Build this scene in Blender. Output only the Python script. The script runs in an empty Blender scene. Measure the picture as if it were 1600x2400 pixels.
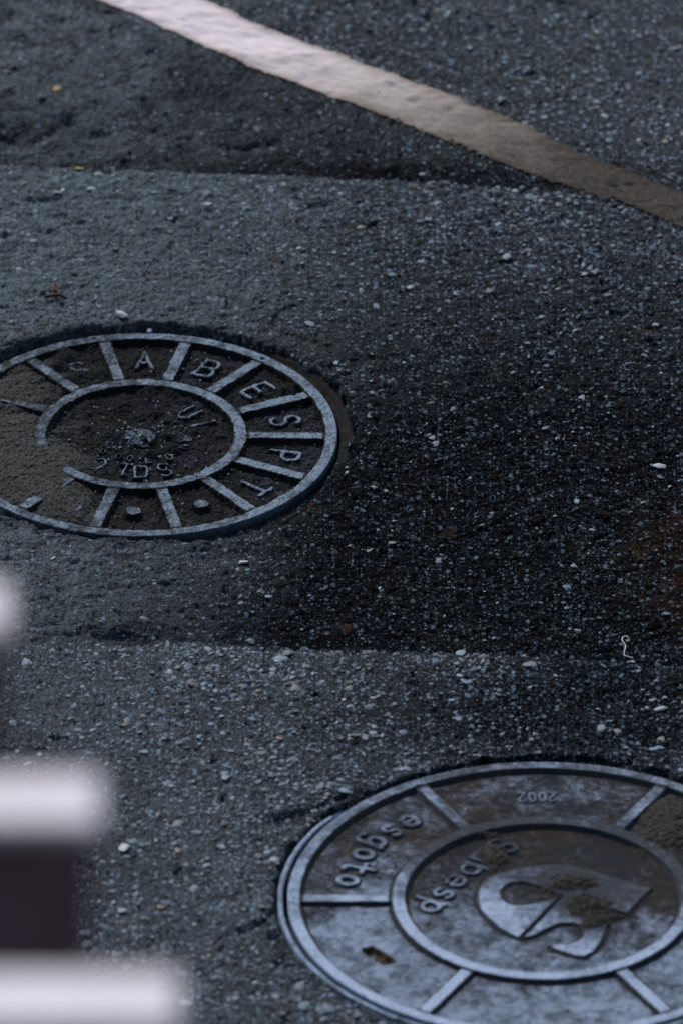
import bpy, math, random
import numpy as np
from mathutils import Vector
random.seed(7); rng = np.random.RandomState(11)
sc = bpy.context.scene
col = sc.collection
R = math.radians

# ------------------------------------------------------------------ camera
PITCH = R(31.4); DIST = 25.0; FPX = 1750.0 * DIST          # focal length in pixels of a 2400 px tall frame
cd = bpy.data.cameras.new("camera"); cam = bpy.data.objects.new("camera", cd); col.objects.link(cam)
cam.location = (0, -DIST*math.cos(PITCH), DIST*math.sin(PITCH))
cam.rotation_euler = (math.pi/2 - PITCH, 0, 0)
cd.sensor_fit = 'VERTICAL'; cd.sensor_height = 36.0; cd.lens = FPX*36.0/2400.0
cd.clip_start = 0.5; cd.clip_end = 2000
cd.dof.use_dof = True
cd.dof.focus_distance = DIST + 0.0
cd.dof.aperture_fstop = 5.0
sc.camera = cam

# ------------------------------------------------------------------ light
SUN_EL, SUN_AZ = R(41), R(-24)        # azimuth measured from +Y (far side), negative = from the left
w = bpy.data.worlds.new("World"); sc.world = w; w.use_nodes = True
nt = w.node_tree; bg = nt.nodes["Background"]
sky = nt.nodes.new("ShaderNodeTexSky"); sky.sky_type = 'NISHITA'; sky.sun_disc = False
sky.sun_elevation = SUN_EL; sky.sun_rotation = SUN_AZ
sky.air_density = 1.6; sky.dust_density = 0.6; sky.ozone_density = 2.2
nt.links.new(sky.outputs[0], bg.inputs[0]); bg.inputs[1].default_value = 0.092
sl = bpy.data.lights.new("sun", 'SUN'); so = bpy.data.objects.new("sun", sl); col.objects.link(so)
sl.energy = 1.5; sl.angle = R(11); sl.color = (1.0, 0.95, 0.90)
sd = Vector((math.sin(SUN_AZ)*math.cos(SUN_EL), math.cos(SUN_AZ)*math.cos(SUN_EL), math.sin(SUN_EL)))
so.rotation_euler = sd.to_track_quat('Z', 'Y').to_euler()
sc.view_settings.view_transform = 'Standard'; sc.view_settings.look = 'None'
sc.view_settings.exposure = 0.88; sc.view_settings.gamma = 1.0

# ------------------------------------------------------------------ helpers
CP, SP = math.cos(PITCH), math.sin(PITCH)
def ground_at(px, py, z=0.0):
    """where a line of sight through pixel (of the 1600x2400 photo) meets height z"""
    px = np.asarray(px, float); py = np.asarray(py, float)
    u = (px-800)/FPX; v = (1200-py)/FPX
    dx, dy, dz = u, CP + v*SP, -SP + v*CP
    t = (z - cam.location.z)/dz
    return dx*t, cam.location.y + dy*t
def scale_at(px, py):
    x, y = ground_at(px, py)
    d = (y-cam.location.y)*CP + cam.location.z*SP
    return float(FPX/d)

def _h(ix, iy, s):
    n = (ix.astype(np.int64)*374761393 + iy.astype(np.int64)*668265263 + s*974634777) & 0x7fffffff
    n = ((n ^ (n >> 13))*1274126177) & 0x7fffffff
    return ((n ^ (n >> 16)) & 0xffff)/65535.0
def noise(x, y, s=0):
    ix = np.floor(x); iy = np.floor(y); fx = x-ix; fy = y-iy
    ix = ix.astype(np.int64); iy = iy.astype(np.int64)
    ux = fx*fx*fx*(fx*(fx*6-15)+10); uy = fy*fy*fy*(fy*(fy*6-15)+10)
    def g(a, b, dx, dy):
        t = _h(ix+a, iy+b, s)*2*math.pi
        return np.cos(t)*dx + np.sin(t)*dy
    n0 = g(0,0,fx,fy)*(1-ux) + g(1,0,fx-1,fy)*ux
    n1 = g(0,1,fx,fy-1)*(1-ux) + g(1,1,fx-1,fy-1)*ux
    return (n0*(1-uy) + n1*uy)*1.5
def fbm(x, y, size, octv=4, s=0, gain=0.5):
    o = 0; a = 1.0; f = 1.0/size; t = 0
    for k in range(octv):
        o = o + a*noise(x*f+13.7*k, y*f-7.1*k, s+k*17); t += a; a *= gain; f *= 2.03
    return o/t
def sstep(a, b, x):
    t = np.clip((x-a)/(b-a), 0, 1); return t*t*(3-2*t)
def blob(x, y, px, py, rx, ry):
    """soft patch on the ground: centre in photo pixels, radii in metres"""
    cx, cy = ground_at(px, py)
    return np.exp(-(((x-cx)/rx)**2 + ((y-cy)/ry)**2))
def seg_d(x, y, ax, ay, bx, by):
    dx, dy = bx-ax, by-ay; L = dx*dx+dy*dy+1e-12
    t = np.clip(((x-ax)*dx+(y-ay)*dy)/L, 0, 1)
    return np.hypot(x-ax-t*dx, y-ay-t*dy)
def poly_sd(x, y, pts):
    d = np.full(x.shape, 1e9); ins = np.zeros(x.shape, bool); n = len(pts)
    for i in range(n):
        ax, ay = pts[i]; bx, by = pts[(i+1) % n]
        d = np.minimum(d, seg_d(x, y, ax, ay, bx, by))
        c = ((ay > y) != (by > y)) & (x < (bx-ax)*(y-ay)/((by-ay) if by != ay else 1e-9)+ax)
        ins ^= c
    return np.where(ins, -d, d)

def fast_mesh(name, V, F, mat, parent=None, smooth=True, attrs=None):
    V = np.ascontiguousarray(V, np.float32); F = np.ascontiguousarray(F, np.int32); k = F.shape[1]
    me = bpy.data.meshes.new(name)
    me.vertices.add(len(V)); me.vertices.foreach_set("co", V.ravel())
    me.loops.add(F.size); me.loops.foreach_set("vertex_index", F.ravel())
    me.polygons.add(len(F)); me.polygons.foreach_set("loop_start", np.arange(0, F.size, k, dtype=np.int32))
    me.polygons.foreach_set("loop_total", np.full(len(F), k, np.int32))
    me.polygons.foreach_set("use_smooth", np.full(len(F), smooth, bool))
    me.update(calc_edges=True)
    if attrs:
        for an, arr in attrs.items():
            a = me.attributes.new(an, 'FLOAT_COLOR', 'POINT')
            c = np.ones((len(V), 4), np.float32); c[:, :arr.shape[1]] = arr
            a.data.foreach_set("color", c.ravel())
    me.materials.append(mat)
    o = bpy.data.objects.new(name, me); col.objects.link(o)
    if parent: o.parent = parent
    return o
def subset(V, F, keep):
    F2 = F[keep]; u, inv = np.unique(F2.ravel(), return_inverse=True)
    return V[u], inv.reshape(F2.shape), u
def tag(o, label=None, cat=None, group=None, kind=None):
    if label: o['label'] = label
    if cat: o['category'] = cat
    if group: o['group'] = group
    if kind: o['kind'] = kind
    return o
def empty(name, loc):
    o = bpy.data.objects.new(name, None); col.objects.link(o); o.location = loc; o.empty_display_size = .05
    return o

# ------------------------------------------------------------------ materials
class NT:
    def __init__(s, name):
        s.m = bpy.data.materials.new(name); s.m.use_nodes = True
        s.t = s.m.node_tree; s.b = s.t.nodes["Principled BSDF"]
        s.co = s.t.nodes.new("ShaderNodeNewGeometry").outputs["Position"]
    def n(s, typ, **kw):
        o = s.t.nodes.new(typ)
        for k, v in kw.items(): setattr(o, k, v)
        return o
    def put(s, sock, v):
        if isinstance(v, bpy.types.NodeSocket): s.t.links.new(v, sock)
        elif isinstance(v, (tuple, list)): sock.default_value = tuple(v) + ((1,) if len(v) == 3 and len(sock.default_value) == 4 else ())
        else: sock.default_value = v
    def math(s, op, a, b=0.0, c=None, clamp=False):
        o = s.n("ShaderNodeMath", operation=op, use_clamp=clamp); s.put(o.inputs[0], a); s.put(o.inputs[1], b)
        if c is not None: s.put(o.inputs[2], c)
        return o.outputs[0]
    def mix(s, f, a, b):
        o = s.n("ShaderNodeMix", data_type='RGBA'); s.put(o.inputs[0], f); s.put(o.inputs[6], a); s.put(o.inputs[7], b)
        return o.outputs[2]
    def noise(s, scale, detail=4, rough=.6, w=0):
        o = s.n("ShaderNodeTexNoise"); s.put(o.inputs["Vector"], s.co)
        o.inputs["Scale"].default_value = scale; o.inputs["Detail"].default_value = detail; o.inputs["Roughness"].default_value = rough
        if w: 
            m = s.n("ShaderNodeVectorMath", operation='ADD'); s.put(m.inputs[0], s.co); m.inputs[1].default_value = (w, w*1.7, w*.3)
            s.put(o.inputs["Vector"], m.outputs[0])
        return o.outputs["Fac"]
    def vor(s, scale, feature='F1', rnd=1):
        o = s.n("ShaderNodeTexVoronoi", feature=feature); s.put(o.inputs["Vector"], s.co)
        o.inputs["Scale"].default_value = scale; o.inputs["Randomness"].default_value = rnd
        return o
    def ramp(s, f, a, b, lo=0.0, hi=1.0):
        o = s.n("ShaderNodeMapRange"); s.put(o.inputs[0], f); s.put(o.inputs[1], a); s.put(o.inputs[2], b); s.put(o.inputs[3], lo); s.put(o.inputs[4], hi)
        o.interpolation_type = 'SMOOTHSTEP'
        return o.outputs[0]
    def attr(s, name):
        a = s.n("ShaderNodeAttribute", attribute_name=name); x = s.n("ShaderNodeSeparateColor"); s.t.links.new(a.outputs["Color"], x.inputs[0])
        return x.outputs
    def bump(s, h, strength, dist):
        o = s.n("ShaderNodeBump"); s.put(o.inputs["Height"], h); o.inputs["Strength"].default_value = strength; o.inputs["Distance"].default_value = dist
        s.t.links.new(o.outputs[0], s.b.inputs["Normal"])
    def out(s, color, rough=.6, metal=0.0, spec=.5):
        s.put(s.b.inputs["Base Color"], color); s.put(s.b.inputs["Roughness"], rough)
        s.put(s.b.inputs["Metallic"], metal); s.put(s.b.inputs["Specular IOR Level"], spec)
        return s.m

def mat_asphalt():
    s = NT("asphalt_material"); A = s.attr("masks"); dust_light, tar_shade, stone = A[0], A[1], A[2]  # first two masks also paint the left-light, right-dark shading
    rustm = s.n("ShaderNodeAttribute", attribute_name="masks").outputs["Alpha"]
    n1 = s.noise(330, 5, .7); n2 = s.noise(38, 5, .65, 3); n3 = s.noise(7, 4, .6, 9); n4 = s.noise(850, 3, .7, 5); n5 = s.noise(120, 4, .7, 8)
    base = s.mix(n2, (.0008, .0013, .0024), (.0048, .0070, .0115))
    base = s.mix(s.ramp(s.math('ADD', s.math('MULTIPLY', n1, .6), s.math('MULTIPLY', n5, .4)), .50, .62), base, (.019, .028, .040))
    base = s.mix(s.ramp(n5, .42, .30), base, (.0012, .0016, .0022))
    # worn faces of aggregate, two sizes, glints painted in as pale colour
    chips = []
    for sc_, thr, p, c1, c2 in ((105, .42, .77, (.05,.075,.10), (.24,.33,.42)), (190, .42, .80, (.05,.075,.10), (.23,.31,.39)), (340, .44, .77, (.05,.07,.09), (.25,.32,.39)), (620, .45, .84, (.08,.10,.12), (.30,.35,.40))):
        v = s.vor(sc_); rc = s.n("ShaderNodeSeparateColor"); s.t.links.new(v.outputs["Color"], rc.inputs[0])
        dd = s.math('ADD', v.outputs["Distance"], s.math('MULTIPLY', s.math('SUBTRACT', n4, .5), .35))
        pr = s.math('ADD', rc.outputs[0], s.math('MULTIPLY', stone, .30))
        m = s.math('MULTIPLY', s.ramp(dd, thr, thr*.72), s.ramp(pr, p+.05, p+.14))
        chips.append((m, s.mix(rc.outputs[1], c1, c2)))
    chipm = None
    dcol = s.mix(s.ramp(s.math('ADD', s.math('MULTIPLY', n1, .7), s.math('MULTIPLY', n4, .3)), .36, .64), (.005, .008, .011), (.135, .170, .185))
    dm = s.math('MULTIPLY', dust_light, s.ramp(s.math('ADD', n2, s.math('ADD', s.math('MULTIPLY', n1, .8), s.math('MULTIPLY', n5, .6))), .98, 1.34, .15, 1))
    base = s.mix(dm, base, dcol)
    tm = s.math('MULTIPLY', tar_shade, s.ramp(s.math('ADD', n1, s.math('MULTIPLY', n2, .5)), .88, 1.02, 1, .8))
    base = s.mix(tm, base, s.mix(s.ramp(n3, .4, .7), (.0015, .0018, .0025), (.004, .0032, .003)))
    for k, (m, cc) in enumerate(chips):
        vis = s.math('MULTIPLY', m, s.math('SUBTRACT', .95, s.math('ADD', s.math('MULTIPLY', dust_light, .25), s.math('MULTIPLY', tar_shade, .62 if k == 3 else .48))))
        base = s.mix(vis, base, cc)
        chipm = m if chipm is None else s.math('MAXIMUM', chipm, m)
    base = s.mix(s.math('MULTIPLY', s.ramp(s.noise(16, 3, .6, 21), .66, .76), .35), base, (.10, .055, .025))
    h = s.math('ADD', n1, s.math('ADD', s.math('MULTIPLY', s.vor(260).outputs["Distance"], .8), s.math('ADD', s.math('MULTIPLY', n4, .5), s.math('MULTIPLY', chipm, .6))))
    s.bump(h, 1.0, .0016)
    base = s.mix(s.math('MULTIPLY', rustm, s.ramp(n1, .3, .6, .3, .9)), base, (.060, .020, .008))
    rough = s.math('ADD', s.ramp(n1, .3, .75, .38, .62), s.math('MULTIPLY', tar_shade, .10))
    return s.out(base, rough, 0.0, s.math('SUBTRACT', .11, s.math('MULTIPLY', tar_shade, .10)))
def mat_dirt():
    s = NT("packed_dirt_material")
    n1 = s.noise(420, 5, .75); n2 = s.noise(30, 5, .6, 5)
    c = s.mix(n2, (.004, .0045, .005), (.012, .013, .014)); c = s.mix(s.ramp(n1, .52, .72), c, (.06, .065, .068)); c = s.mix(s.attr('masks')[0], c, s.mix(s.ramp(n1, .34, .66), (.010, .010, .010), (.115, .108, .096)))
    c = s.mix(s.ramp(n1, .45, .32), c, (.003, .003, .003))
    s.bump(n1, 1.0, .0016)
    return s.out(c, .8, 0, .08)
def mat_iron(name, bare, grime, lo, hi, warm=(.030,.022,.016), rough=.42, fine=500, mot=1.0, metal=(.15, .8)):
    """cast iron: bare worn metal under grime; masks.r = how clean the surface is, masks.g = side walls and corners, darkened with grime and painted shade"""
    s = NT(name); A = s.attr("masks")
    n1 = s.noise(fine, 4, .75); n2 = s.noise(24, 6, .66, 4); n3 = s.noise(90, 5, .65, 14); n4 = s.noise(210, 4, .7, 31); n5 = s.noise(9, 3, .6, 41)
    f = s.math('ADD', s.math('MULTIPLY', n2, 1.0*mot), s.math('MULTIPLY', n3, .75*mot))
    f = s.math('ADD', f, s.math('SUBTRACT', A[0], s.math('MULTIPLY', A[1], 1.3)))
    f = s.math('ADD', f, s.math('ADD', s.math('MULTIPLY', n1, .5), s.math('MULTIPLY', n4, .55*mot)))
    clean = s.ramp(f, lo, hi)
    g = s.mix(s.ramp(s.math('ADD', n3, s.math('MULTIPLY', n5, .5)), .62, .88), grime, warm)
    g = s.mix(s.ramp(n1, .58, .74), g, tuple(.45*a+.14*b for a, b in zip(grime, bare)))
    c = s.mix(clean, g, s.mix(s.ramp(n1, .3, .68), tuple(x*.45 for x in bare), tuple(x*1.15 for x in bare)))
    pit = s.vor(130); pm = s.math('MULTIPLY', s.ramp(pit.outputs["Distance"], .30, .16), s.ramp(n3, .50, .60))
    c = s.mix(s.math('MULTIPLY', pm, .7), c, tuple(x*.6 for x in grime))
    h = s.math('ADD', s.math('ADD', n1, s.math('MULTIPLY', n4, .9)), s.math('SUBTRACT', s.math('MULTIPLY', n3, .8), s.math('MULTIPLY', pm, .6)))
    s.bump(h, .85, .0016)
    return s.out(c, s.math('ADD', s.ramp(clean, 0, 1, .74, rough), s.math('MULTIPLY', n1, .10)), s.ramp(clean, 0, 1, metal[0], metal[1]), .12)
def mat_paint():
    s = NT("road_paint"); A = s.attr("masks")
    n1 = s.noise(300, 5, .7); n2 = s.noise(20, 5, .6, 2)
    c = s.mix(n2, (.64, .52, .50), (.76, .64, .64)); c = s.mix(s.ramp(n1, .62, .8), c, (.33, .27, .19))
    c = s.mix(s.math('MULTIPLY', A[2], .75), c, s.mix(n2, (.44, .36, .27), (.56, .47, .36)))
    c = s.mix(A[1], c, (.22, .165, .10))                     # yellowed grime towards the edges
    c = s.mix(s.math('MULTIPLY', A[0], s.ramp(n1, .25, .7, .85, 1.1)), c, (.034, .026, .021))
    s.bump(n1, .6, .001)
    return s.out(c, .8, 0, .08)
def simple(name, c1, c2, scale=60, rough=.6, metal=0, bump=.4, spec=.4):
    s = NT(name); n = s.noise(scale, 5, .65); s.bump(n, bump, .002)
    return s.out(s.mix(n, c1, c2), rough, metal, spec)

M_ASP = mat_asphalt(); M_DIRT = mat_dirt(); M_PAINT = mat_paint()
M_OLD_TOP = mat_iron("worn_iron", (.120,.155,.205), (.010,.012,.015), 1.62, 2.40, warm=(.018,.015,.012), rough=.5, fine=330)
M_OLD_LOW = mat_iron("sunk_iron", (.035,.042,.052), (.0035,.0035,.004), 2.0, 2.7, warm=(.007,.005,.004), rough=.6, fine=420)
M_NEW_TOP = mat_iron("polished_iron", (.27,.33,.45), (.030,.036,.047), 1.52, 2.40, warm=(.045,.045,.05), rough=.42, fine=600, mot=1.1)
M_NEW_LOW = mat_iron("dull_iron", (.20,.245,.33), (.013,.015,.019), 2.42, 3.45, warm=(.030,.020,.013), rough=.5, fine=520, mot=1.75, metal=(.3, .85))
M_FRAME = mat_iron("frame_iron", (.035,.042,.05), (.005,.005,.006), 1.9, 2.6, warm=(.010,.008,.006), rough=.6)

# ------------------------------------------------------------------ where the covers lie
S1 = scale_at(330, 1016); S2 = scale_at(1272, 2105)
c1x, c1y = [float(v) for v in ground_at(330, 1014)]
c2x, c2y = [float(v) for v in ground_at(1272, 2105)]
R1 = 459/S1; R2 = 597/S2

# ------------------------------------------------------------------ ground height
def line_y(x, pts):
    px = [p[0] for p in pts]; wx, wy = ground_at([p[0] for p in pts], [p[1] for p in pts])
    return np.interp(x, wx, wy)
SEAM_FAR = [(-600, 380), (0, 387), (250, 397), (420, 402), (800, 417), (1130, 432), (1600, 470), (2300, 520)]
SEAM_NEAR = [(-600, 1495), (0, 1497), (250, 1501), (480, 1502), (700, 1518), (1100, 1524), (1400, 1540), (1600, 1560), (2300, 1590)]
CRACKS = []                                       # (points in photo px, width m, depth m)
def crack(pts, wd=.004, dp=.006):
    X, Y = ground_at([p[0] for p in pts], [p[1] for p in pts]); CRACKS.append((list(zip(X, Y)), wd, dp))
crack([(800,1050),(835,1058),(870,1085),(905,1090)], .005, .006)
crack([(740,880),(790,900),(815,935),(850,960),(880,1000)], .004, .006)
crack([(760,860),(850,838),(900,845),(990,830)], .004, .004)
crack([(0,1330),(25,1355),(35,1385),(60,1410),(110,1400),(140,1415)], .004, .005)
crack([(0,300),(60,325),(110,300),(160,268),(200,305),(250,300)], .009, .008)
crack([(560,330),(600,325),(640,322)], .010, .007)
crack([(770,325),(830,340),(865,335)], .009, .008)
crack([(430,335),(450,330)], .012, .009)
crack([(655,2130),(630,2150),(590,2180),(570,2190)], .005, .008)
crack([(655,2190),(640,2200)], .008, .008)
crack([(670,2240),(660,2262)], .006, .007)
crack([(640,1930),(700,1925)], .016, .008)
crack([(650,1920),(720,1900),(780,1880),(850,1860)], .006, .006)
crack([(1050,1800),(1200,1790),(1350,1785),(1480,1775)], .006, .007)
crack([(980,1290),(1040,1270),(1100,1250),(1180,1215)], .003, -.003)
crack([(660,780),(720,800),(770,812)], .004, .005)
crack([(300,1090),(420,1115)], .002, .001)
crack([(640,760),(655,730),(720,715)], .003, .004)
crack([(720,478),(760,482)], .010, .007)
crack([(800,530),(850,535),(870,522)], .007, .006)
crack([(75,470),(130,466)], .008, .006)
crack([(228,403),(262,406)], .008, .008)
def ground_h(x, y):
    near_cam = 1.0
    yf = line_y(x, SEAM_FAR) + fbm(x, x*0+3.1, .06, 3, 5)*.004
    yn = line_y(x, SEAM_NEAR) + fbm(x, x*0+9.1, .05, 4, 6)*.014
    wx = x + fbm(x, y, .05, 3, 30)*.012; wy = y + fbm(x, y, .05, 3, 31)*.012
    far = sstep(-.002, .003, y-yf); near = sstep(-.004, .004, yn-y)
    mid = (1-far)*(1-near)
    h = fbm(x, y, .9, 2, 1)*.006
    rid = 1-np.abs(fbm(wx, wy, .035, 4, 40)); gr = fbm(x, y, .0085, 3, 50, .8) - .35*np.abs(fbm(x, y, .02, 3, 51, .6)); fine = fbm(x, y, .006, 2, 60)
    # middle strip: trowelled, slightly wrinkled
    wr = fbm(wx*.45, wy, .016, 4, 70, .7); wr = wr - .6*np.clip(fbm(wx*.6, wy, .03, 4, 75, .65)-.12, 0, 1)*sstep(-.5, .1, -y+.1*x)
    h = h + mid*(wr*.0066 + gr*.0030 + fine*.0014)
    # far strip
    line_side = blob(x, y, 0, 250, .55, .75)
    h = h + far*(-.009 + fbm(wx, wy, .06, 5, 80, .65)*.009*sstep(.35, -.1, x-.5*(y-.9)) + gr*.0042)
    # near strip: coarse gravel
    h = h + near*(.0015 + gr*.0042 + fbm(wx, wy, .03, 3, 90)*.003 + fine*.0014)
    h = h - near*np.exp(-((yn-y)/.02)**2)*.003
    # pits
    pit = np.clip(fbm(x, y, .028, 4, 120, .65)-.30, 0, 1); h = h - pit*.026
    for px, py, rx, ry, d in ((305, 1488, .042, .020, .014), (235, 566, .03, .02, .002), (255, 1477, .03, .010, .008), (1470, 1640, .07, .05, .006),
                              (1390, 1640, .05, .03, .006), (160, 262, .02, .015, .012), (1550, 1720, .05, .05, .010), (600, 1290, .09, .035, .009),
                              (1560, 1480, .04, .04, .010), (45, 300, .05, .04, .007)):
        h = h - blob(x, y, px, py, rx, ry)*d
    for pts, wd, dp in CRACKS:
        mx = min(p[0] for p in pts)-.05; Mx = max(p[0] for p in pts)+.05; my = min(p[1] for p in pts)-.05; My = max(p[1] for p in pts)+.05
        k = (x > mx) & (x < Mx) & (y > my) & (y < My)
        if not k.any(): continue
        xx = wx[k]; yy = wy[k]; d = np.full(xx.shape, 1e9)
        for (ax, ay), (bx, by) in zip(pts[:-1], pts[1:]): d = np.minimum(d, seg_d(xx, yy, ax, ay, bx, by))
        h[k] = h[k] - dp*np.exp(-(d/wd)**2)
    # around the covers
    r = np.hypot(x-c1x, y-c1y); th = np.arctan2(y-c1y, x-c1x)
    edge = .006 + .012*sstep(-.2, .4, np.sin(th)) + .034*np.exp(-((th+.95)/.33)**2) + .010*np.exp(-(th/.5)**2) + fbm(x, y, .035, 4, 130)*.014
    tr = sstep(edge+.006, edge-.002, r-R1)
    h = h*(1-tr) + tr*(-.013 + gr*.0035 + fbm(x, y, .02, 3, 133)*.004)
    h = np.where(r < R1+.004, -.05, h)
    r = np.hypot(x-c2x, y-c2y); th = np.arctan2(y-c2y, x-c2x)
    edge = .0165 - .010*sstep(.3, .9, np.sin(th)) + np.clip(fbm(x, y, .03, 4, 140)*.012, -.003, 1) + .012*np.exp(-((th-1.3)/.5)**2)
    tr = sstep(edge+.005, edge-.001, r-R2)
    h = h*(1-tr) + tr*(-.010 + gr*.003)
    h = np.where(r < R2+.006, -.05, h)
    return h
def ground_masks(x, y):
    yf = line_y(x, SEAM_FAR); yn = line_y(x, SEAM_NEAR)
    far = sstep(-.002, .003, y-yf); near = sstep(-.004, .004, yn-y); mid = (1-far)*(1-near)
    n = fbm(x, y, .16, 4, 200); n2 = fbm(x, y, .05, 4, 210)
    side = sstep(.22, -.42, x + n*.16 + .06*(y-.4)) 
    dust_light = mid*(side*sstep(-.45, .75, y+n*.3)*.95 + side*.28) + far*(blob(x, y, 200, 150, .22, .42)*1.35*(.70+n2*2.2) + .02)  # brightness of the left side and far-left patch painted as pale colour
    dust_light = dust_light + mid*blob(x, y, 60, 1360, .16, .22)*.45 + near*(blob(x, y, 300, 2050, .42, .55)*.36*(.85+n) + blob(x, y, 100, 1620, .22, .16)*.35 + blob(x, y, 1560, 1850, .1, .25)*.25)
    dust_light = dust_light*(1-blob(x, y, 235, 566, .028, .02)*.7)
    tar_shade = mid*(blob(x, y, 1500, 1330, .40, .36)*1.4 + blob(x, y, 1150, 1400, .30, .24)*.7 + blob(x, y, 950, 1500, .45, .09)*.55 + blob(x, y, 900, 1000, .22, .40)*.35 + blob(x,y,1500,850,.42,.45)*.45 + .16*sstep(-.2, .2, x))  # shade on the right painted into the colour, as darker asphalt
    tar_shade = tar_shade + far*(blob(x, y, 60, 290, .10, .06)*.35 + blob(x, y, 480, 180, .07, .10)*.35 + blob(x, y, 900, 400, .55, .06)*.7 + blob(x, y, 700, 260, .40, .20)*.35 + blob(x, y, 1300, 500, .3, .2)*.3)
    tar_shade = tar_shade + near*(blob(x, y, 1500, 1620, .28, .20)*.85 + blob(x, y, 1200, 1700, .35, .16)*.55)
    tar_shade = np.clip(tar_shade*(1+n2*.3) + n*.08*mid, 0, 1)
    for cx, cy, RR in ((c1x, c1y, R1), (c2x, c2y, R2)):
        r = np.hypot(x-cx, y-cy); tar_shade = np.maximum(tar_shade, .8*sstep(RR+.045, RR+.01, r+n2*.03)*(.75+n2))
    stone = near*(.66 + .45*n)*(.30+.70*sstep(-.50, -.12, x+n*.2)) + far*(.04 + .42*sstep(-.05, .3, x+.45*(y-1.0))) + mid*(.06+.26*sstep(-.35, .15, x) + .45*n2 + .25*fbm(x, y, .09, 3, 220) + .5*np.exp(-((yf-y)/.25)**2))
    return np.stack([np.clip(dust_light, 0, 1), np.clip(tar_shade, 0, 1), np.clip(stone, 0, 1), np.clip((blob(x, y, 1610, 1250, .07, .10)*.34 + blob(x, y, 1620, 1400, .06, .08)*.25)*(.8+1.4*n2), 0, 1)], 1)

def axis(lo, hi, step, reach):
    core = np.arange(lo, hi, step); out = []; d = step
    p = hi
    while p < reach: d *= 1.35; p += d; out.append(p)
    up = np.array(out); out = []; d = step; p = lo
    while p > -reach: d *= 1.35; p -= d; out.append(p)
    return np.concatenate([np.array(out)[::-1], core, up])
def grid_faces(nx, ny):
    i = np.arange(nx*ny).reshape(ny, nx)
    return np.stack([i[:-1,:-1].ravel(), i[:-1,1:].ravel(), i[1:,1:].ravel(), i[1:,:-1].ravel()], 1)
gx = axis(-.66, .66, .0017, 300); gy = axis(-1.50, 1.55, .0025, 300)
X, Y = np.meshgrid(gx, gy); x = X.ravel(); y = Y.ravel()
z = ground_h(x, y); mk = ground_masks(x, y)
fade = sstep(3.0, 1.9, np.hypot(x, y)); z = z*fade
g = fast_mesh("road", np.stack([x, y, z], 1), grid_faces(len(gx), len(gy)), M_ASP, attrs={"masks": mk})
tag(g, "dark worn asphalt road with patched strips, cracks and embedded gravel", "road", kind='structure')
del X, Y, x, y, z, mk

# ------------------------------------------------------------------ embedded stone chips
ico = []
t = (1+5**.5)/2
for a in (-1, 1):
    for b in (-t, t): ico += [(a, b, 0), (0, a, b), (b, 0, a)]
ico = np.array(ico, float); ico /= np.linalg.norm(ico[0])
import itertools
IF = []
for a, b, c in itertools.combinations(range(12), 3):
    if all(abs(np.linalg.norm(ico[p]-ico[q])-1.0515) < .01 for p, q in ((a,b),(b,c),(a,c))):
        n = np.cross(ico[b]-ico[a], ico[c]-ico[a])
        IF.append((a, b, c) if np.dot(n, ico[a]) > 0 else (a, c, b))
IF = np.array(IF)
def stone_mesh(r, flat, sd):
    q = np.random.RandomState(sd); v = ico*(1+q.uniform(-.38, .25, (12, 1)))*np.array([r*q.uniform(.7, 1.35), r*q.uniform(.6, 1.1), r*flat])
    a = q.uniform(0, 6.28); c, s_ = math.cos(a), math.sin(a)
    tl = q.uniform(-.22, .22, 2)
    w_ = np.stack([v[:,0]*c-v[:,1]*s_, v[:,0]*s_+v[:,1]*c, v[:,2]], 1); w_[:,2] += w_[:,0]*tl[0] + w_[:,1]*tl[1]
    return w_
N = 60000
sx = rng.uniform(-.64, .64, N); sy = rng.uniform(-1.45, 1.5, N)
m = ground_masks(sx, sy); dens = m[:,2]*(1-.75*m[:,0])*(1-.8*m[:,1])*(.6+1.2*np.clip(fbm(sx, sy, .12, 3, 300)+.3, 0, 1))
k = rng.uniform(0, 1, N) < dens
k &= (np.hypot(sx-c1x, sy-c1y) > R1+.02) & (np.hypot(sx-c2x, sy-c2y) > R2+.02)
sx = sx[k]; sy = sy[k]; sh = ground_h(sx, sy); nearz = sy < line_y(sx, SEAM_NEAR)
Vs = []; Fs = []; Cs = []
for i in range(len(sx)):
    r = (rng.uniform(.0012, .0034) if rng.rand() < .88 else rng.uniform(.0034, .0070))*(1.25 if nearz[i] else .95)
    v = stone_mesh(r, rng.uniform(.13, .25), i) + np.array([sx[i], sy[i], sh[i]+r*.03])
    Fs.append(IF + 12*i); Vs.append(v); Cs.append(np.tile([rng.rand(), rng.rand(), 0], (12, 1)))
s = NT("stone_chip_material"); A = s.attr("masks"); n1 = s.noise(600, 4, .7)
c = s.mix(A[0], (.010,.017,.025), (.150,.205,.260)); c = s.mix(s.ramp(A[1], .97, .99), c, (.26,.28,.31)); c = s.mix(s.ramp(A[1], .06, .03), c, (.12,.09,.06))
c = s.mix(s.ramp(n1, .45, .7), c, s.mix(.5, c, (.03,.032,.036))); s.bump(n1, .4, .0008)
M_STONE = s.out(c, .55, 0, .35)
base_i = len(Vs)
for q in range(650):
    a = rng.uniform(0, 2*math.pi); rr_ = R1*(math.sqrt(rng.rand())*.92 if q < 480 else abs(rng.randn())*.16)
    r = rng.uniform(.0007, .0020) if q < 560 else rng.uniform(.0015, .0036)
    zz = -.0095 + rng.uniform(0, .0025) if q < 480 else -.0085 + rng.uniform(0, .006)*math.exp(-(rr_/.05)**2)
    v = stone_mesh(r, rng.uniform(.4, .7), 70000+q) + np.array([c1x + rr_*math.cos(a), c1y + rr_*math.sin(a), zz])
    Fs.append(IF + 12*(base_i+q)); Vs.append(v); Cs.append(np.tile([rng.rand(), rng.rand(), 0], (12, 1)))
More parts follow.
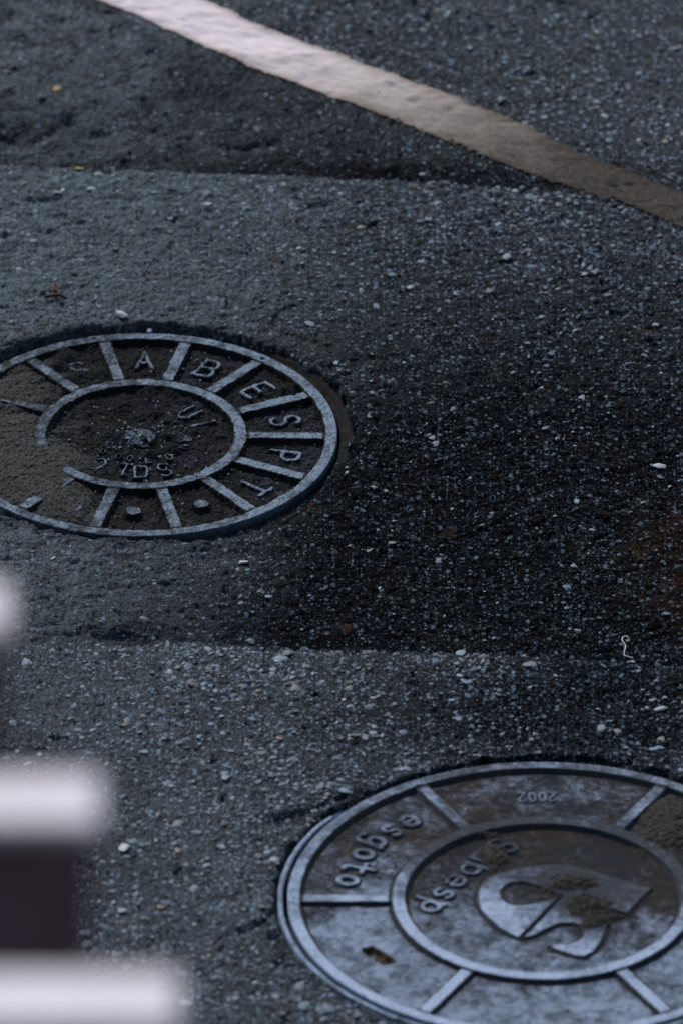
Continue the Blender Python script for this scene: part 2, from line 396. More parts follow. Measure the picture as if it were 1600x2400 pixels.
tag(fast_mesh("gravel", np.concatenate(Vs), np.concatenate(Fs), M_STONE, smooth=False, attrs={"masks": np.concatenate(Cs)}),
    "pale blue grey stone chips bedded in the asphalt", "gravel", kind='stuff')

# ------------------------------------------------------------------ stroke lettering
def arc(cx, cy, rx, ry, a0, a1, n=14):
    return [(cx+rx*math.cos(R(a0+(a1-a0)*i/n)), cy+ry*math.sin(R(a0+(a1-a0)*i/n))) for i in range(n+1)]
_S = arc(.30,.74,.24,.24,25,270,12) + arc(.30,.26,.24,.24,90,-155,12)[1:]
GL = {  # unit height 1, about .6 wide; lower case has its x-height at 1
 'A': [[(.0,0),(.3,1),(.6,0)], [(.12,.36),(.48,.36)]],
 'B': [[(.04,0),(.04,1),(.34,1)]+arc(.34,.76,.22,.24,90,-90,8)+[(.04,.52)], [(.34,.52)]+arc(.34,.26,.25,.26,90,-90,8)+[(.04,0)]],
 'E': [[(.56,1),(.04,1),(.04,0),(.56,0)], [(.04,.5),(.44,.5)]],
 'S': [_S], 's': [_S],
 'P': [[(.05,0),(.05,1),(.32,1)]+arc(.32,.72,.25,.28,90,-90,8)+[(.05,.44)]],
 'R': [[(.05,0),(.05,1),(.32,1)]+arc(.32,.72,.25,.28,90,-90,8)+[(.05,.44)], [(.3,.44),(.58,0)]],
 'T': [[(0,1),(.6,1)], [(.3,1),(.3,0)]],
 'O': [arc(.3,.5,.27,.48,0,360,20)],
 'D': [[(.06,.06),(.06,.94),(.5,.94),(.56,.8),(.56,.2),(.5,.06),(.06,.06)]],
 'U': [[(.05,1),(.05,.28)]+arc(.3,.28,.25,.26,180,360,8)+[(.55,1)]],
 'I': [[(.3,0),(.3,1)]], 'V': [[(0,1),(.3,0),(.6,1)]],
 'C': [arc(.32,.5,.28,.48,50,310,14)],
 '0': [arc(.3,.5,.24,.46,0,360,20)],
 '2': [arc(.3,.72,.24,.26,165,-20,9)+[(.06,.04),(.58,.04)]],
 'o': [arc(.45,.5,.38,.46,0,360,20)],
 'e': [[(.09,.5)]+[(.83,.5)]+arc(.45,.5,.38,.46,0,320,20)],
 'a': [arc(.42,.5,.36,.46,0,360,20), [(.80,1.0),(.80,.0)]],
 'b': [arc(.48,.5,.36,.46,0,360,20), [(.10,1.55),(.10,0)]],
 'p': [arc(.48,.5,.36,.46,0,360,20), [(.10,1.0),(.10,-.6)]],
 'g': [arc(.42,.5,.34,.42,0,360,20), [(.78,1.0),(.78,-.25)]+arc(.44,-.25,.34,.30,0,-150,8)],
 't': [[(.40,1.5),(.40,.2)]+arc(.60,.2,.20,.18,180,300,5), [(.05,1.0),(.80,1.0)]],
}
def glyph_sd(x, y, ch, cx, cy, ang, hgt, wid=None, ox=.3, oy=.5, stroke=.1, skip=0):
    """signed distance to a stroked letter centred on (cx,cy); ang = direction of reading"""
    wid = wid or hgt; ca, sa = math.cos(ang), math.sin(ang)
    k = np.hypot(x-cx, y-cy) < hgt*1.7; d = np.full(x.shape, 1e9)
    if not k.any(): return d
    xx, yy = x[k], y[k]; dd = np.full(xx.shape, 1e9)
    for pl in GL[ch]:
        pts = []
        for (a, b) in pl:
            u = (a-ox)*wid; v = (b-oy)*hgt; pts.append((cx+u*ca-v*sa, cy+u*sa+v*ca))
        if skip: pts = pts[:max(2, int(len(pts)*(1-skip)))]
        for p, q in zip(pts[:-1], pts[1:]): dd = np.minimum(dd, seg_d(xx, yy, *p, *q))
    d[k] = dd - stroke/2
    return d

# ------------------------------------------------------------------ manhole covers as cast relief
def polar(Rr, nr, na):
    rr = np.concatenate([np.linspace(0, Rr, nr)[1:], np.full(3, Rr)]); drop = np.concatenate([np.zeros(nr-1), np.array([.0015, .012, .03])])
    rr[-3:] = Rr + np.array([.0008, .001, .001])
    th = np.arange(na)*2*math.pi/na
    RR, TT = np.meshgrid(rr, th, indexing='ij'); D = np.repeat(drop[:, None], na, 1)
    x = (RR*np.cos(TT)).ravel(); y = (RR*np.sin(TT)).ravel(); n = len(rr)
    i = np.arange(n*na).reshape(n, na); j = np.roll(i, -1, 1)
    F = np.stack([i[:-1].ravel(), i[1:].ravel(), j[1:].ravel(), j[:-1].ravel()], 1)
    return x, y, D.ravel(), F, RR.ravel(), TT.ravel()
def build_cover(root, cx, cy, x, y, drop, F, floor, feats, clean, mats, wob, ztop):
    """feats: list of (part name, signed distance, top height, bevel width, material key)"""
    h = floor.copy(); fid = np.zeros(len(x), int); wall = np.zeros(len(x))
    for n_, (pn, sdv, top, bev, mk_) in enumerate(feats):
        t = np.clip(-sdv/bev + .5, 0, 1); t = t*t*(3-2*t); small = pn in ('letter', 'digit'); wall = np.maximum(wall*(t < .9), (.3 if pn == 'digit' else .8 if small else 1)*np.exp(-((sdv-bev*.35)/(bev*(.45 if small else .75)))**2))  # wall mask darkens rib sides in colour: shade along with grime
        hh = floor + (top-floor)*t
        if pn == 'keyhole':
            h = np.where(t > 0, h + (top-h)*t, h); fid = np.where(t > .1, n_+1, fid)
        else:
            up = (hh > h + 1e-6) | ((t > .95) & (hh >= h-1e-5)); fid = np.where(up & (t > .04) & (hh > h+1e-6), n_+1, fid); h = np.maximum(h, hh)
    z = h + wob - drop
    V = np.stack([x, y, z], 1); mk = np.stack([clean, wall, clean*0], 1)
    ff = fid[F].max(1)
    zmul = ztop
    for n_ in range(len(feats)+1):
        keep = ff == n_
        if keep.sum() < 6: continue
        v, f, u = subset(V, F, keep)
        pn, key = ('plate', 'low') if n_ == 0 else (feats[n_-1][0], feats[n_-1][4])
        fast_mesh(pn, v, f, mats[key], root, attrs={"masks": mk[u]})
    root.location = (cx, cy, ztop)
    return h, z

# ---- older cover, fourteen compartments
px = 1.0/S1
x, y, drop, F, RR, TT = polar(R1, 290, 1500)
n_a = fbm(x, y, .02, 4, 400); n_b = fbm(x, y, .006, 3, 410); n_c = fbm(x, y, .08, 3, 420)
wx = x + n_b*.0019 + n_a*.0016; wy = y + fbm(x, y, .006, 3, 411)*.0019 + fbm(x, y, .02, 4, 412)*.0016
wr = np.hypot(wx, wy)
floor = -.0095 + n_a*.0030 + n_b*.0020 + np.clip(n_c, 0, 1)*.004
STEP = 2*math.pi/14; A0 = R(89)
feats = []
TOP = 0.0; BV = .0022
for i in range(14):
    a = A0 - STEP*(i+.5); ux, uy = math.cos(a), math.sin(a)
    along = wx*ux + wy*uy; across = np.abs(-wx*uy + wy*ux)
    sd_ = np.maximum(across - 15.5*px, np.maximum(235*px-along, along-445*px))
    feats.append(('spoke', sd_, -.0004 + .0*i, BV, 'top'))
feats.append(('rim', np.maximum(431*px-wr, wr-470*px), TOP, BV, 'top'))
feats.append(('inner_ring', np.maximum(219*px-wr, wr-250*px), TOP+.0002, BV, 'top'))
def around(ch, i, skip=0, h=72, wd=72, r=346, top=-.0035):
    a = A0 - STEP*i
    feats.append(('letter', glyph_sd(wx, wy, ch, r*px*math.cos(a), r*px*math.sin(a), a-math.pi/2, h*px, wd*px, stroke=10*px, skip=skip), top, .0018, 'mid'))
around('A', 0, wd=64); around('B', 1); around('E', 2); around('S', 3); around('P', 4, top=-.0045); around('T', 5, top=-.0058); around('S', -1, top=-.0078, skip=.35); around('C', 8, skip=.3, top=-.0055)
for i in (6, 7):
    a = A0 - STEP*i + (.0 if i == 6 else -.02); feats.append(('stud', np.hypot(wx-343*px*math.cos(a), wy-343*px*math.sin(a))-19.5*px, -.001, .002, 'top'))
# middle: button and remains of lettering (positions in cover pixels, y stretched back to the plane)
def mid(ch, dx, dy, h, ang, top=-.0045, st=7.5, wd=None, skip=0):
    feats.append(('letter', glyph_sd(wx, wy, ch, dx*px, dy*px, ang, h*px, (wd or h)*px, stroke=st*px, skip=skip), top, .0017, 'mid'))
feats.append(('button', np.hypot(wx, wy)+n_b*.004-40*px, -.0048 + n_a*.0035 + n_b*.0015, .003, 'mid'))
mid('C', -97, -122, 52, R(-32)+math.pi, -.005); mid('T', -36, -147, 50, R(-14), -.0042); mid('D', 2, -160, 56, R(0), -.0038); mid('S', 58, -150, 56, R(14), -.0040)
mid('U', 112, 110, 58, R(-48), -.0045); mid('I', 146, 62, 62, R(-66), -.005)
mid('R', 106, -12, 26, R(-90), -.005, 4.5); mid('V', 96, -44, 28, R(-90), -.005, 4.5)
for dx, dy in ((-88,-62), (-52,-86), (-24,-96)): mid('O', dx, dy, 22, R(-10), -.005, 4.5)
mid('E', 20, -104, 22, R(8), -.005, 5); mid('O', 68, -88, 26, R(30), -.0055, 4.5); mid('I', -150, 46, 40, R(100), -.006, 7)
# small hole in the rim
ah = R(50.3); hole = np.hypot(x-446*px*math.cos(ah), y-446*px*math.sin(ah))-6*px
wob = n_b*.0008 + n_a*.0008 - .0035*np.clip(fbm(x, y, .009, 3, 440)-.42, 0, 1)*2 - .003*np.clip(-hole/.001, 0, 1)
# crumbly fill lying on part of the relief
clean = np.clip(.62 + n_a*.35 + .25*sstep(-.1, .25, x) - .5*sstep(.02, .15, -x+.4*y)*0, 0, 1)
cover1 = empty('manhole_cover', (c1x, c1y, 0))
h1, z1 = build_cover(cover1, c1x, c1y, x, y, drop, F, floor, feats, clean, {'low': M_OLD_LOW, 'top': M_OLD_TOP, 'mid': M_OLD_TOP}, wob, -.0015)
tag(cover1, "old round cast iron manhole cover with fourteen lettered compartments, half buried in dirt", "manhole cover")
# packed dirt on its left part: polygon given in photo pixels
def cover_pt(p, cx, cy):
    X_, Y_ = ground_at([q[0] for q in p], [q[1] for q in p]); return [(float(a)-cx, float(b)-cy) for a, b in zip(X_, Y_)]
pd = cover_pt([(-160,930),(0,955),(70,955),(105,965),(118,1010),(150,1030),(215,1058),(250,1080),(205,1100),(208,1128),(190,1180),(215,1205),(100,1195),(0,1160),(-160,1120)], c1x, c1y)
n5 = fbm(x, y, .03, 5, 500, .6); n6 = fbm(x, y, .010, 4, 510, .65)
sdd = poly_sd(x, y, pd)
dz = -.0075 + np.clip(-(sdd+n5*.020)/.040, -.4, 1)*.0098
def heap(pxx, pyy, rr, hh):
    X_, Y_ = ground_at(pxx, pyy); return hh*np.exp(-(np.hypot(x-(float(X_)-c1x), y-(float(Y_)-c1y))/rr)**2)
patch = np.full(len(x), -.02)
for a in ((130, 850, .020, .012), (160, 880, .018, .011), (60, 880, .03, .009), (215, 795, .020, .009), (240, 855, .014, .006), (400, 905, .016, .009), (690, 1010, .016, .010), (668, 900, .016, .008),
          (20, 850, .03, .010), (290, 925, .020, .008), (350, 905, .016, .009), (352, 1052, .013, .0105), (388, 1012, .009, .0110), (402, 1040, .012, .009), (360, 960, .012, .009), (330, 965, .010, .008), (436, 930, .012, .006), (340, 1026, .007, .0125), (318, 1000, .006, .010), (575, 1060, .02, .0065), (440, 870, .012, .006), (500, 1130, .02, .005), (250, 1010, .018, .006), (200, 990, .02, .0075), (115, 905, .02, .009), (150, 820, .022, .010), (200, 940, .02, .005), (10, 920, .05, .012), (90, 925, .025, .009), (630, 870, .016, .0055), (620, 1180, .02, .005), (480, 1000, .03, .003)):
    patch = np.maximum(patch, -.0105 + heap(*a)*1.0 + n5*.004)
dz = np.maximum(dz, patch) + n5*.0024 + n6*.0034 + fbm(x, y, .0045, 2, 515)*.0012
over = dz > h1 - .0012
keepF = over[F].all(1) & (RR[F].max(1) < R1-.0004)
V = np.stack([x, y, dz], 1); v, f, u = subset(V, F, keepF)
lm = (sstep(.0, -.10, v[:,0]+.3*v[:,1]+.03)*.9)[:, None]*np.ones((1, 3)); pk = fast_mesh('packed_dirt', v, f, M_DIRT, attrs={'masks': lm}); pk.location = (c1x, c1y, -.0015)
tag(pk, "grey packed grit filling the left side of the old manhole cover", "dirt", kind='stuff')

# ---- newer cover, six compartments and an emblem
px = 1.0/S2
x, y, drop, F, RR, TT = polar(R2, 330, 1700)
n_a = fbm(x, y, .02, 4, 600); n_b = fbm(x, y, .006, 3, 610); n_c = fbm(x, y, .10, 3, 620)
wx = x + n_a*.0006; wy = y + fbm(x, y, .02, 3, 612)*.0006; wr = np.hypot(wx, wy)
floor = -.0062 + n_a*.0007 + n_b*.0003 + n_c*.0006
wob = n_b*.00025 + n_a*.0003
feats = []; BV = .0030
for i in range(6):
    a = R(60*i); ux, uy = math.cos(a), math.sin(a); along = wx*ux + wy*uy; across = np.abs(-wx*uy + wy*ux)
    feats.append(('spoke', np.maximum(across-17*px, np.maximum(340*px-along, along-580*px)), -.0008, BV, 'top'))
feats.append(('rim', np.maximum(567*px-wr, wr-650*px), 0, BV, 'top'))
feats.append(('inner_ring', np.maximum(321*px-wr, wr-356*px), .0003, BV, 'top'))
for i, ch in enumerate('esgoto'):
    a = R(132 + 7.5*i); rr = 465
    feats.append(('letter', glyph_sd(wx, wy, ch, rr*px*math.cos(a), rr*px*math.sin(a), a+math.pi/2, 47*px, 48*px, ox={'s':.3,'t':.42}.get(ch,.45), oy=.5, stroke=15*px), -.0026, .0028, 'top'))
for i, (ch, (dx, dy)) in enumerate(zip('Sabesp', ((-103,243),(-140,192),(-168,136),(-204,84),(-233,29),(-262,-26)))):
    hh = 72 if i == 0 else 46
    feats.append(('letter', glyph_sd(wx, wy, ch, dx*px, dy*px, R(240), hh*px, (hh if i == 0 else 54)*px, ox=.3 if ch in 'Ss' else .45, oy=.5 if i else .33, stroke=13*px), -.0030, .0030, 'top'))
for i, ch in enumerate('2002'):
    a = R(92.4 + (-4.6 + 3.05*i) - 2.4 + 1.2)
    feats.append(('digit', glyph_sd(wx, wy, ch, 455*px*math.cos(a), 455*px*math.sin(a), a+math.pi/2, 40*px, 32*px, stroke=6.5*px), -.0040, .0022, 'top'))
# emblem traced in photo pixels of the cover
def emb(p): return cover_pt([(880+a*.4592, 1850+b*.4592) for a, b in p], c2x, c2y)
body = emb([(740,752),(690,735),(630,703),(575,655),(535,610),(514,560),(518,515),(540,470),(580,436),(640,412),(720,395),(820,380),(920,372),(1010,380),(1100,405),(1250,450),(1415,493),(1350,555),(1285,628),(1215,606),
            (1160,600),(1180,650),(1172,720),(1150,775),(1110,822),(1062,848),(1010,840),(950,822),(895,803),(888,788),(915,780),(975,782),(1025,765),(1055,735),(1050,690),(1000,675),(930,680),(880,700),(830,728),(790,745)])
drp = emb([(944,530),(890,505),(830,485),(760,465),(700,468),(660,485),(640,512),(645,545),(675,572),(720,582),(790,575),(860,560)])
cut = emb([(1068,478),(1130,500),(1190,520),(1250,556),(1282,590),(1240,600),(1200,590),(1140,556)])
sb = poly_sd(wx, wy, body); sdp = poly_sd(wx, wy, drp)
gr0 = emb([(950,533),(742,748)]); groove = seg_d(wx, wy, *gr0[0], *gr0[1]) - 3*px
sde = np.maximum(np.maximum(sb, -sdp), -groove)
feats.append(('emblem', sde, -.0030, .0032, 'top'))
ks = cover_pt([(868,2219),(905,2243)], c2x, c2y)
key = seg_d(wx, wy, *ks[0], *ks[1]) - 12*px + n_a*.007 + n_b*.003
feats.append(('keyhole', key, -.013, .003, 'hole'))
# small knobs where the spokes meet the rim
knob = np.minimum(np.hypot(x-575*px*math.cos(R(121)), y-575*px*math.sin(R(121))), np.hypot(x-575*px*math.cos(R(59)), y-575*px*math.sin(R(59))))
wob = wob + .0022*np.exp(-(knob/.005)**2)
dent = np.clip(fbm(x, y, .012, 2, 630)-.55, 0, 1); wob = wob - dent*.003
clean = .50 + n_c*.45 + .55*np.exp(-((x+.22)**2+(y+.16)**2)/.12**2) + .30*np.exp(-((x-.0)**2/.2**2+(y+.24)**2/.1**2)) - .45*np.exp(-((x-.28)**2+(y-.10)**2)/.14**2) - .25*np.exp(-((x+.1)**2+(y-.26)**2)/.1**2)
clean = clean + .35*np.exp(-((x-.03)**2/.04**2+(y+.04)**2/.12**2))*0 + .3*sstep(.1, -.2, y)
clean = np.clip(clean - .35*np.exp(-((x-.06)**2/.16**2+(y-.10)**2/.10**2)) - .2*sstep(.0,.2,y), 0, 1.1); e0 = emb([(1060, 560)])[0]; clean = .22 + .55*clean - .42*np.exp(-(((x-e0[0])/.055)**2+((y-e0[1])/.075)**2)) - .22*sstep(-.02, .07, y + .25*x)*(np.hypot(x, y) < .20)
s = NT("slot_grit"); n1 = s.noise(300, 4, .7); s.bump(n1, .8, .002); M_HOLE = s.out(s.mix(n1, (.012,.008,.006), (.17,.10,.05)), .8, 0, .2)
cover2 = empty('manhole_cover', (c2x, c2y, 0))
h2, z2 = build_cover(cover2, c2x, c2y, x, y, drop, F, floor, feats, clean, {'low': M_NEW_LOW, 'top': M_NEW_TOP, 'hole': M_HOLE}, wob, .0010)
tag(cover2, "polished blue grey manhole cover with six compartments and a wave emblem in its middle", "manhole cover")
# crumbs of brown dirt on the emblem
n5 = fbm(x, y, .02, 5, 700, .65); n6 = fbm(x, y, .007, 3, 710, .7); d2 = np.full(len(x), -.03)
def heap2(a, b, rr, hh, ry=None):
    (X_, Y_), = emb([(a, b)]); return hh*np.exp(-(((x-X_)/rr)**2+((y-Y_)/(ry or rr))**2))
for a in ((1000, 470, .055, .0085, .030), (1080, 590, .045, .0085, .045), (1110, 660, .028, .0085, .035), (900, 440, .04, .0065, .02), (590, 330, .028, .0075, .04), (600, 395, .015, .0065, .02), (520, 220, .045, .007, .012),
          (1230, 640, .014, .006, .012), (1400, 250, .03, .0078, .05), (1480, 130, .04, .009, .06), (1540, 200, .05, .009, .05)):
    hp = heap2(*a); d2 = np.maximum(d2, -.0130 + hp*1.75 + n5*.0040)
d2 = d2 + n6*.0034 + fbm(x, y, .0035, 2, 715)*.0012
over = d2 > h2 - .0008; keepF = over[F].all(1) & (RR[F].max(1) < R2-.002)
s = NT("crumb_dirt"); n1 = s.noise(330, 5, .7); n2 = s.noise(45, 4, .6, 3); s.bump(n1, 1, .0016)
M_CR = s.out(s.mix(s.ramp(n1, .58, .75), s.mix(n2, (.008,.008,.009), (.045,.034,.024)), (.15,.115,.075)), .8, 0, .25)
v, f, u = subset(np.stack([x, y, d2], 1), F, keepF)
ck = fast_mesh('crumbled_dirt', v, f, M_CR); ck.location = (c2x, c2y, .0010)
tag(ck, "brown crumbs of dirt caked over the emblem of the newer manhole cover", "dirt", kind='stuff')

# ---- frames
def lathe_ring(name, cx, cy, prof, mat, seed, wobr=.0, na=900, cl=.5, sink=None):
    th = np.arange(na)*2*math.pi/na; V = []
    for (r, z) in prof:
        rr = r + fbm(np.cos(th)*r, np.sin(th)*r, .03, 4, seed)*wobr; V.append(np.stack([rr*np.cos(th), rr*np.sin(th), z + fbm(np.cos(th)*r, np.sin(th)*r, .02, 3, seed+5)*wobr*.6], 1))
    n = len(prof); i = np.arange(n*na).reshape(n, na); j = np.roll(i, -1, 1)
    V = np.concatenate(V)
    if sink is not None: V[:, 2] -= sink(np.arctan2(V[:, 1], V[:, 0]), V)
    V = V; F_ = np.stack([i[:-1].ravel(), i[1:].ravel(), j[1:].ravel(), j[:-1].ravel()], 1)
    o = fast_mesh(name, V, F_, mat, attrs={"masks": np.tile(np.array([cl, 0, 0], np.float32), (len(V), 1))}); o.location = (cx, cy, 0)
    return o
p = 1/S1
fr = lathe_ring('iron_collar', c1x, c1y, [(R1+.0035,-.06),(R1+.0035,-.011),(R1+.0045,-.0095),(R1+.012,-.0085),(R1+.013,-.0085),(R1+.0145,-.0045),(R1+.022,-.0045),(R1+.0235,-.0075),(R1+.026,-.03)], M_FRAME, 800, .0030, cl=.1, sink=lambda a, V: .007*sstep(-.15, -.7, a) + .008*sstep(.7, 1.2, np.abs(a)) + .004*np.clip(fbm(V[:,0], V[:,1], .02, 3, 830)+.1, 0, 1))
tag(fr, "dull rusted iron frame ring sunk round the old lettered manhole cover", "iron collar")
p = 1/S2
fr2 = lathe_ring('iron_collar', c2x, c2y, [(R2+12*p,-.06),(R2+12*p,-.003),(R2+13*p,-.0012),(R2+15*p,-.0004),(R2+23*p,-.0004),(R2+25*p,-.0014),(R2+27*p,-.03)], M_NEW_TOP, 820, .0010, cl=.55, sink=lambda a, V: .012*sstep(.45, .9, np.sin(a)))
tag(fr2, "thin bright iron frame ring round the newer manhole cover with the emblem", "iron collar")

# ------------------------------------------------------------------ painted line
up = [(300,-90),(510,0),(612,50),(775,107),(918,158),(1071,214),(1224,270),(1357,337),(1592,434),(1800,520)]
lo = [(20,-90),(255,0),(408,66),(571,143),(714,194),(857,245),(980,296),(1112,347),(1224,393),(1377,444),(1531,510),(1740,600)]
ux_, uy_ = ground_at([q[0] for q in up], [q[1] for q in up]); lx_, ly_ = ground_at([q[0] for q in lo], [q[1] for q in lo])
def along(xs, ys, n):
    d = np.concatenate([[0], np.cumsum(np.hypot(np.diff(xs), np.diff(ys)))]); t = np.linspace(0, d[-1], n)
    return np.interp(t, d, xs), np.interp(t, d, ys)
NL, NW = 620, 110
ax, ay = along(ux_, uy_, NL); bx, by = along(lx_, ly_, NL)
t = np.linspace(-.12, 1.12, NW)[:, None]
X = ax[None]*(1-t)+bx[None]*t; Y = ay[None]*(1-t)+by[None]*t; x = X.ravel(); y = Y.ravel(); tt = np.repeat(t, NL, 1).ravel()
ll = np.repeat(np.linspace(0, 1, NL)[None], NW, 0).ravel()
z = ground_h(x, y) 
sm = z.reshape(NW, NL); 
for _ in range(14): sm = (sm + np.roll(sm, 1, 0) + np.roll(sm, -1, 0) + np.roll(sm, 1, 1) + np.roll(sm, -1, 1))/5
z = np.maximum(sm.ravel()+.0012, z*.1+sm.ravel()*.9+.0014)+.0008
na_ = fbm(x, y, .018, 4, 900, .6); nb_ = fbm(x, y, .06, 3, 905)
edge = np.minimum(tt, 1-tt) + na_*.035
worn = sstep(.24, .78, ll + nb_*.06)  # fade towards dark brown mixes wear with painted-in shading
cover = edge - np.abs(fbm(x, y, .006, 3, 910))*(.06+worn*.14)
F_ = grid_faces(NL, NW); keep = (cover[F_].min(1) > 0)
(lambda *a: 0)('WORN', worn.min(), worn.max(), ll.max(), np.percentile(worn,[10,50,90]))
mk = np.stack([np.clip(worn*1.0+np.clip(na_,0,1)*.15, 0, 1), sstep(.20, -.02, edge)*.65, sstep(.22, .62, ll)], 1)
v, f, u = subset(np.stack([x, y, z], 1), F_, keep)
ln = fast_mesh('road_line', v, f, M_PAINT, attrs={"masks": mk[u]})
tag(ln, "worn off white painted line crossing the asphalt beyond the old manhole cover", "road line")

# ------------------------------------------------------------------ near canopy of slats, out of focus
M_TREAD = simple("white_tread_paint", (.60,.50,.46), (.94,.84,.90), 11, .9)
M_RISER = simple("dark_riser_paint", (.004,.002,.004), (.030,.018,.027), 8, .9, spec=.03)
import bmesh
def bevel_box(name, lo_, hi_, mat, parent, bev, skew=0.0):
    bm = bmesh.new(); bmesh.ops.create_cube(bm, size=1)
    for v_ in bm.verts:
        f_ = [(lo_[k]+hi_[k])/2 + v_.co[k]*(hi_[k]-lo_[k]) for k in range(3)]
        f_[0] += skew*((hi_[1])-f_[1])
        v_.co = f_
    bmesh.ops.bevel(bm, geom=bm.edges[:], offset=bev, segments=3, affect='EDGES', profile=.6)
    me = bpy.data.meshes.new(name); bm.to_mesh(me); bm.free(); me.materials.append(mat)
    o = bpy.data.objects.new(name, me); col.objects.link(o); o.parent = parent
    return o
SD = 16.6                                                   # metres from the lens
def at_depth(pxx, pyy, d):
    u = (pxx-800)/FPX*d; v = (1200-pyy)/FPX*d
    return (u, cam.location.y + d*CP + v*SP, cam.location.z - d*SP + v*CP)
K = FPX/SD
x0, y0, z0 = at_depth(236, 1868, SD)                       # end of the second slat
pitch_y = 449/K/SP; half = 62/K/SP; shift = 192/K
can = empty('slatted_canopy', (x0-1.7, y0, 0))
ox, oy = can.location.x, can.location.y
for i in range(-4, 4):
    xr = x0 + shift*i - (30/K if i == -1 else 0); yc = y0 - pitch_y*i
    bevel_box('slat', (xr-2.6-ox, yc-half-oy, z0-.03), (xr-ox, yc+half-oy, z0), M_TREAD, can, .010)
    bevel_box('board', (xr-2.6-ox, yc-pitch_y+half+.004-oy, z0-.05), (xr-.008-ox, yc-half-.004-oy, z0-.012), M_RISER, can, .008)
for k in (-1.55, -1.0):
    bevel_box('beam', (x0+k-.04-ox, y0-pitch_y*3.4-oy, z0-.15), (x0+k+.04-ox, y0+pitch_y*.8-oy, z0-.053), M_RISER, can, .008)
for k in (-1.55,):
    for q in (-3.0, .5): bevel_box('post', (x0+k-.045-ox, y0+pitch_y*q-.045-oy, 0), (x0+k+.045-ox, y0+pitch_y*q+.045-oy, z0-.153), M_RISER, can, .008)
tag(can, "blurred canopy of white slats and dark boards in the near left corner", "canopy")

# ------------------------------------------------------------------ tall block added unseen behind the camera to cut off near sky
M_WALL = simple("grey_render_wall", (.055,.055,.058), (.09,.09,.092), 1.2, .9)
M_GLASS = simple("dark_window_glass", (.01,.012,.015), (.02,.022,.026), 1, .1)
bld = empty('sky_blocker', (0, -24, 0))
def slab(name, lo_, hi_, mat, par): return bevel_box(name, lo_, hi_, mat, par, .02)
slab('wall', (-45, -12, 0), (45, 0, 46), M_WALL, bld)
for i in range(-8, 9, 2):
    for j in range(5):
        f_ = slab('window', (i*4.6-1.1, .0, 3+j*8.4), (i*4.6+1.1, .12, 5.2+j*8.4), M_WALL, bld)
        slab('pane', (i*4.6-.95, .125, 3.15+j*8.4), (i*4.6+.95, .14, 5.05+j*8.4), M_GLASS, f_)
tag(bld, "tall grey block with dark windows, added unseen behind the viewpoint to block sky", "sky_blocker")

# ------------------------------------------------------------------ small litter
M_RUST = simple("rusty_iron", (.018,.008,.005), (.09,.036,.018), 300, .8)
M_WHITE = simple("pale_chip", (.16,.175,.20), (.44,.46,.50), 300, .55)
M_THREAD = simple("white_thread_fibre", (.55,.58,.62), (.72,.74,.78), 100, .7)
M_OCHRE = simple("ochre_crumb", (.22,.13,.05), (.38,.24,.10), 300, .7)
def gz(x_, y_): return float(ground_h(np.array([x_]), np.array([y_]))[0])
def tube(name, pts, rad, mat, parent=None, seg=7):
    P = [Vector(q) for q in pts]; V = []; n = len(P)
    for i in range(n):
        d = (P[min(i+1, n-1)]-P[max(i-1, 0)]).normalized(); a = d.cross(Vector((0, .3, 1))).normalized(); b = d.cross(a)
        rr = rad[i] if isinstance(rad, (list, tuple)) else rad
        for k_ in range(seg):
            t_ = 2*math.pi*k_/seg; V.append(P[i] + (a*math.cos(t_)+b*math.sin(t_))*rr)
    F2 = [(i*seg+k_, i*seg+(k_+1) % seg, (i+1)*seg+(k_+1) % seg, (i+1)*seg+k_) for i in range(n-1) for k_ in range(seg)]
    me = bpy.data.meshes.new(name); me.from_pydata([tuple(q) for q in V], [], F2+[tuple(range(seg))[::-1], tuple(range((n-1)*seg, n*seg))]); me.materials.append(mat)
    for q in me.polygons: q.use_smooth = True
    o = bpy.data.objects.new(name, me); col.objects.link(o)
    if parent: o.parent = parent
    return o
# rusty bent scrap
def gp(a, b, dz_=0.0):
    X_, Y_ = ground_at(a, b); X_, Y_ = float(X_), float(Y_); return (X_, Y_, gz(X_, Y_)+dz_)
sp = [gp(105,706,.004), gp(118,704,.005), gp(140,703,.006), gp(157,708,.004)]
sq = [(sp[2][0]-.004, sp[2][1]+.002, sp[2][2]+.001), gp(128,692,.009), gp(124,680,.007), gp(131,677,.006)]
scr = empty('scrap_metal', gp(130, 705)); 
for q in (sp, sq):
    t_ = tube('bar', [tuple(Vector(v_)-scr.location) for v_ in q], [.0022,.0030,.0028,.0018], M_RUST, scr)
tag(scr, "small rusty bent scrap of iron lying above the old manhole cover", "scrap metal")
# white curled thread
tp = [(1472,1497),(1468,1494),(1462,1494),(1457,1498),(1456,1505),(1460,1510),(1465,1515),(1464,1524),(1461,1530),(1461,1537),(1468,1540),(1475,1541),(1484,1544)]
tpts = [gp(a, b, .0035) for a, b in tp]; fin = []
for i in range(len(tpts)-1):
    for k_ in range(4):
        fin.append(tuple(Vector(tpts[i]).lerp(Vector(tpts[i+1]), k_/4)))
for _ in range(3): fin = [fin[0]]+[tuple((Vector(fin[i-1])+Vector(fin[i])*2+Vector(fin[i+1]))/4) for i in range(1, len(fin)-1)]+[fin[-1]]
th_ = tube('thread', fin, .0006, M_THREAD, seg=6); tag(th_, "thin curled white thread lying on the black asphalt", "thread")
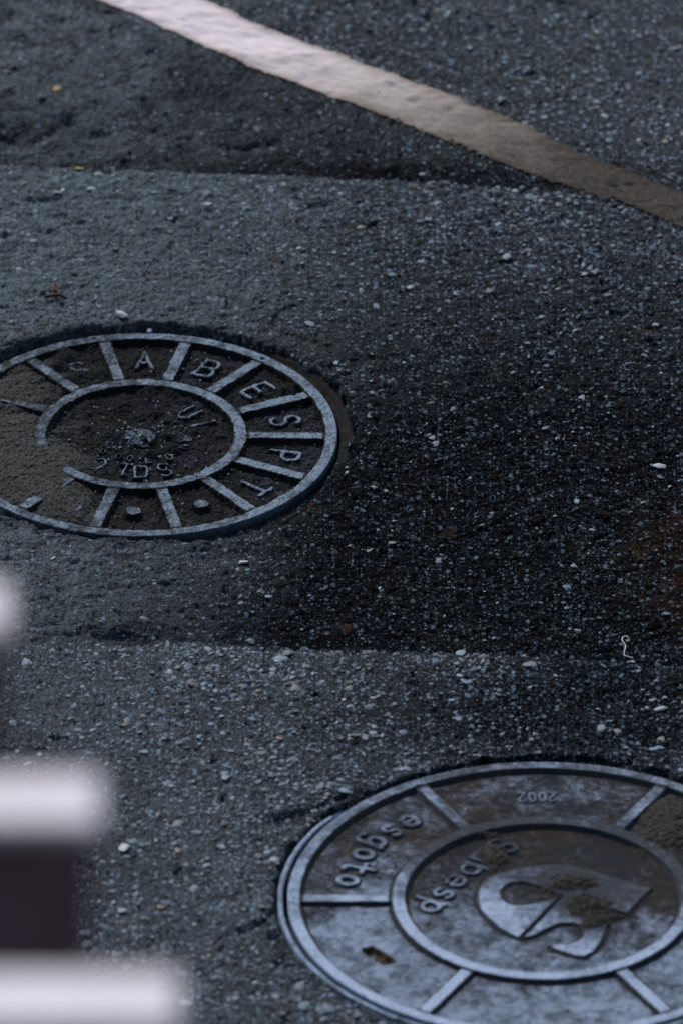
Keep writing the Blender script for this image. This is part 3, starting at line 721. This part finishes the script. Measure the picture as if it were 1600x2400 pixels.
# pale chips
def chip(a, b, r, sd_, mat, label, name='stone_chip', cat='stone', grp='pale stone chips lying loose', stretch=1.0, flat=.5):
    v_ = stone_mesh(r, flat, sd_); v_[:,0] *= stretch
    me = bpy.data.meshes.new(name); me.from_pydata([tuple(q) for q in v_], [], [tuple(int(c_) for c_ in q) for q in IF]); me.materials.append(mat)
    o = bpy.data.objects.new(name, me); col.objects.link(o)
    bm = bmesh.new(); bm.from_mesh(me); bmesh.ops.bevel(bm, geom=bm.edges[:], offset=r*.08, segments=1, affect='EDGES'); bm.to_mesh(me); bm.free()
    o.location = gp(a, b, r*.15); tag(o, label, cat, grp); return o
chip(287, 746, .0080, 5001, M_WHITE, "pale wedge shaped stone chip just left above the top of the old cover rim", stretch=1.3)
chip(352, 762, .0050, 5002, M_WHITE, "small crumbled white stone chip touching the top of the old cover rim")
chip(1541, 1094, .0072, 5003, M_WHITE, "white stone chip on dark asphalt near the right edge", stretch=1.5, flat=.35)
chip(701, 582, .0042, 5004, M_WHITE, "tiny upright cream stone chip in the middle strip below the painted line")
chip(845, 533, .0078, 5005, M_STONE, "rounded grey pebble beside a dark crack below the painted line")
chip(1545, 1655, .0048, 5006, M_WHITE, "slim white sliver of stone at the right edge above the newer cover", stretch=2.0)
chip(230, 401, .0060, 5007, M_WHITE, "pale stone chip on the far seam at the left", stretch=1.2)
chip(148, 447, .0060, 5008, M_WHITE, "pale stone chip just nearer than the far seam, near the left edge", stretch=1.2)
chip(214, 446, .0055, 5009, M_WHITE, "pale stone chip just nearer than the far seam, right of its neighbour", stretch=1.2)
chip(290, 1993, .0110, 5010, M_WHITE, "largest pale broken stone chip, between the slatted canopy and the newer cover", stretch=1.3, flat=.35)
chip(440, 2358, .0080, 5011, M_WHITE, "pale stone chip beside the lowest blurred white slat", stretch=1.4, flat=.35)
chip(572, 1312, .0048, 5012, M_WHITE, "small white stone chip below the dug out edge of the old cover", stretch=1.4)
chip(812, 1112*1.0, .0030, 5013, M_WHITE, "tiny white stone chip right of the old cover frame")
chip(188, 398, .0050, 5014, M_OCHRE, "ochre crumb lying on the far seam at the left", 'crumb', 'crumb', 'ochre crumbs', stretch=2.2, flat=.3)
chip(134, 196, .0075, 5015, M_OCHRE, "ochre crumb in the far left corner below the painted line", 'crumb', 'crumb', 'ochre crumbs', stretch=1.8, flat=.3)
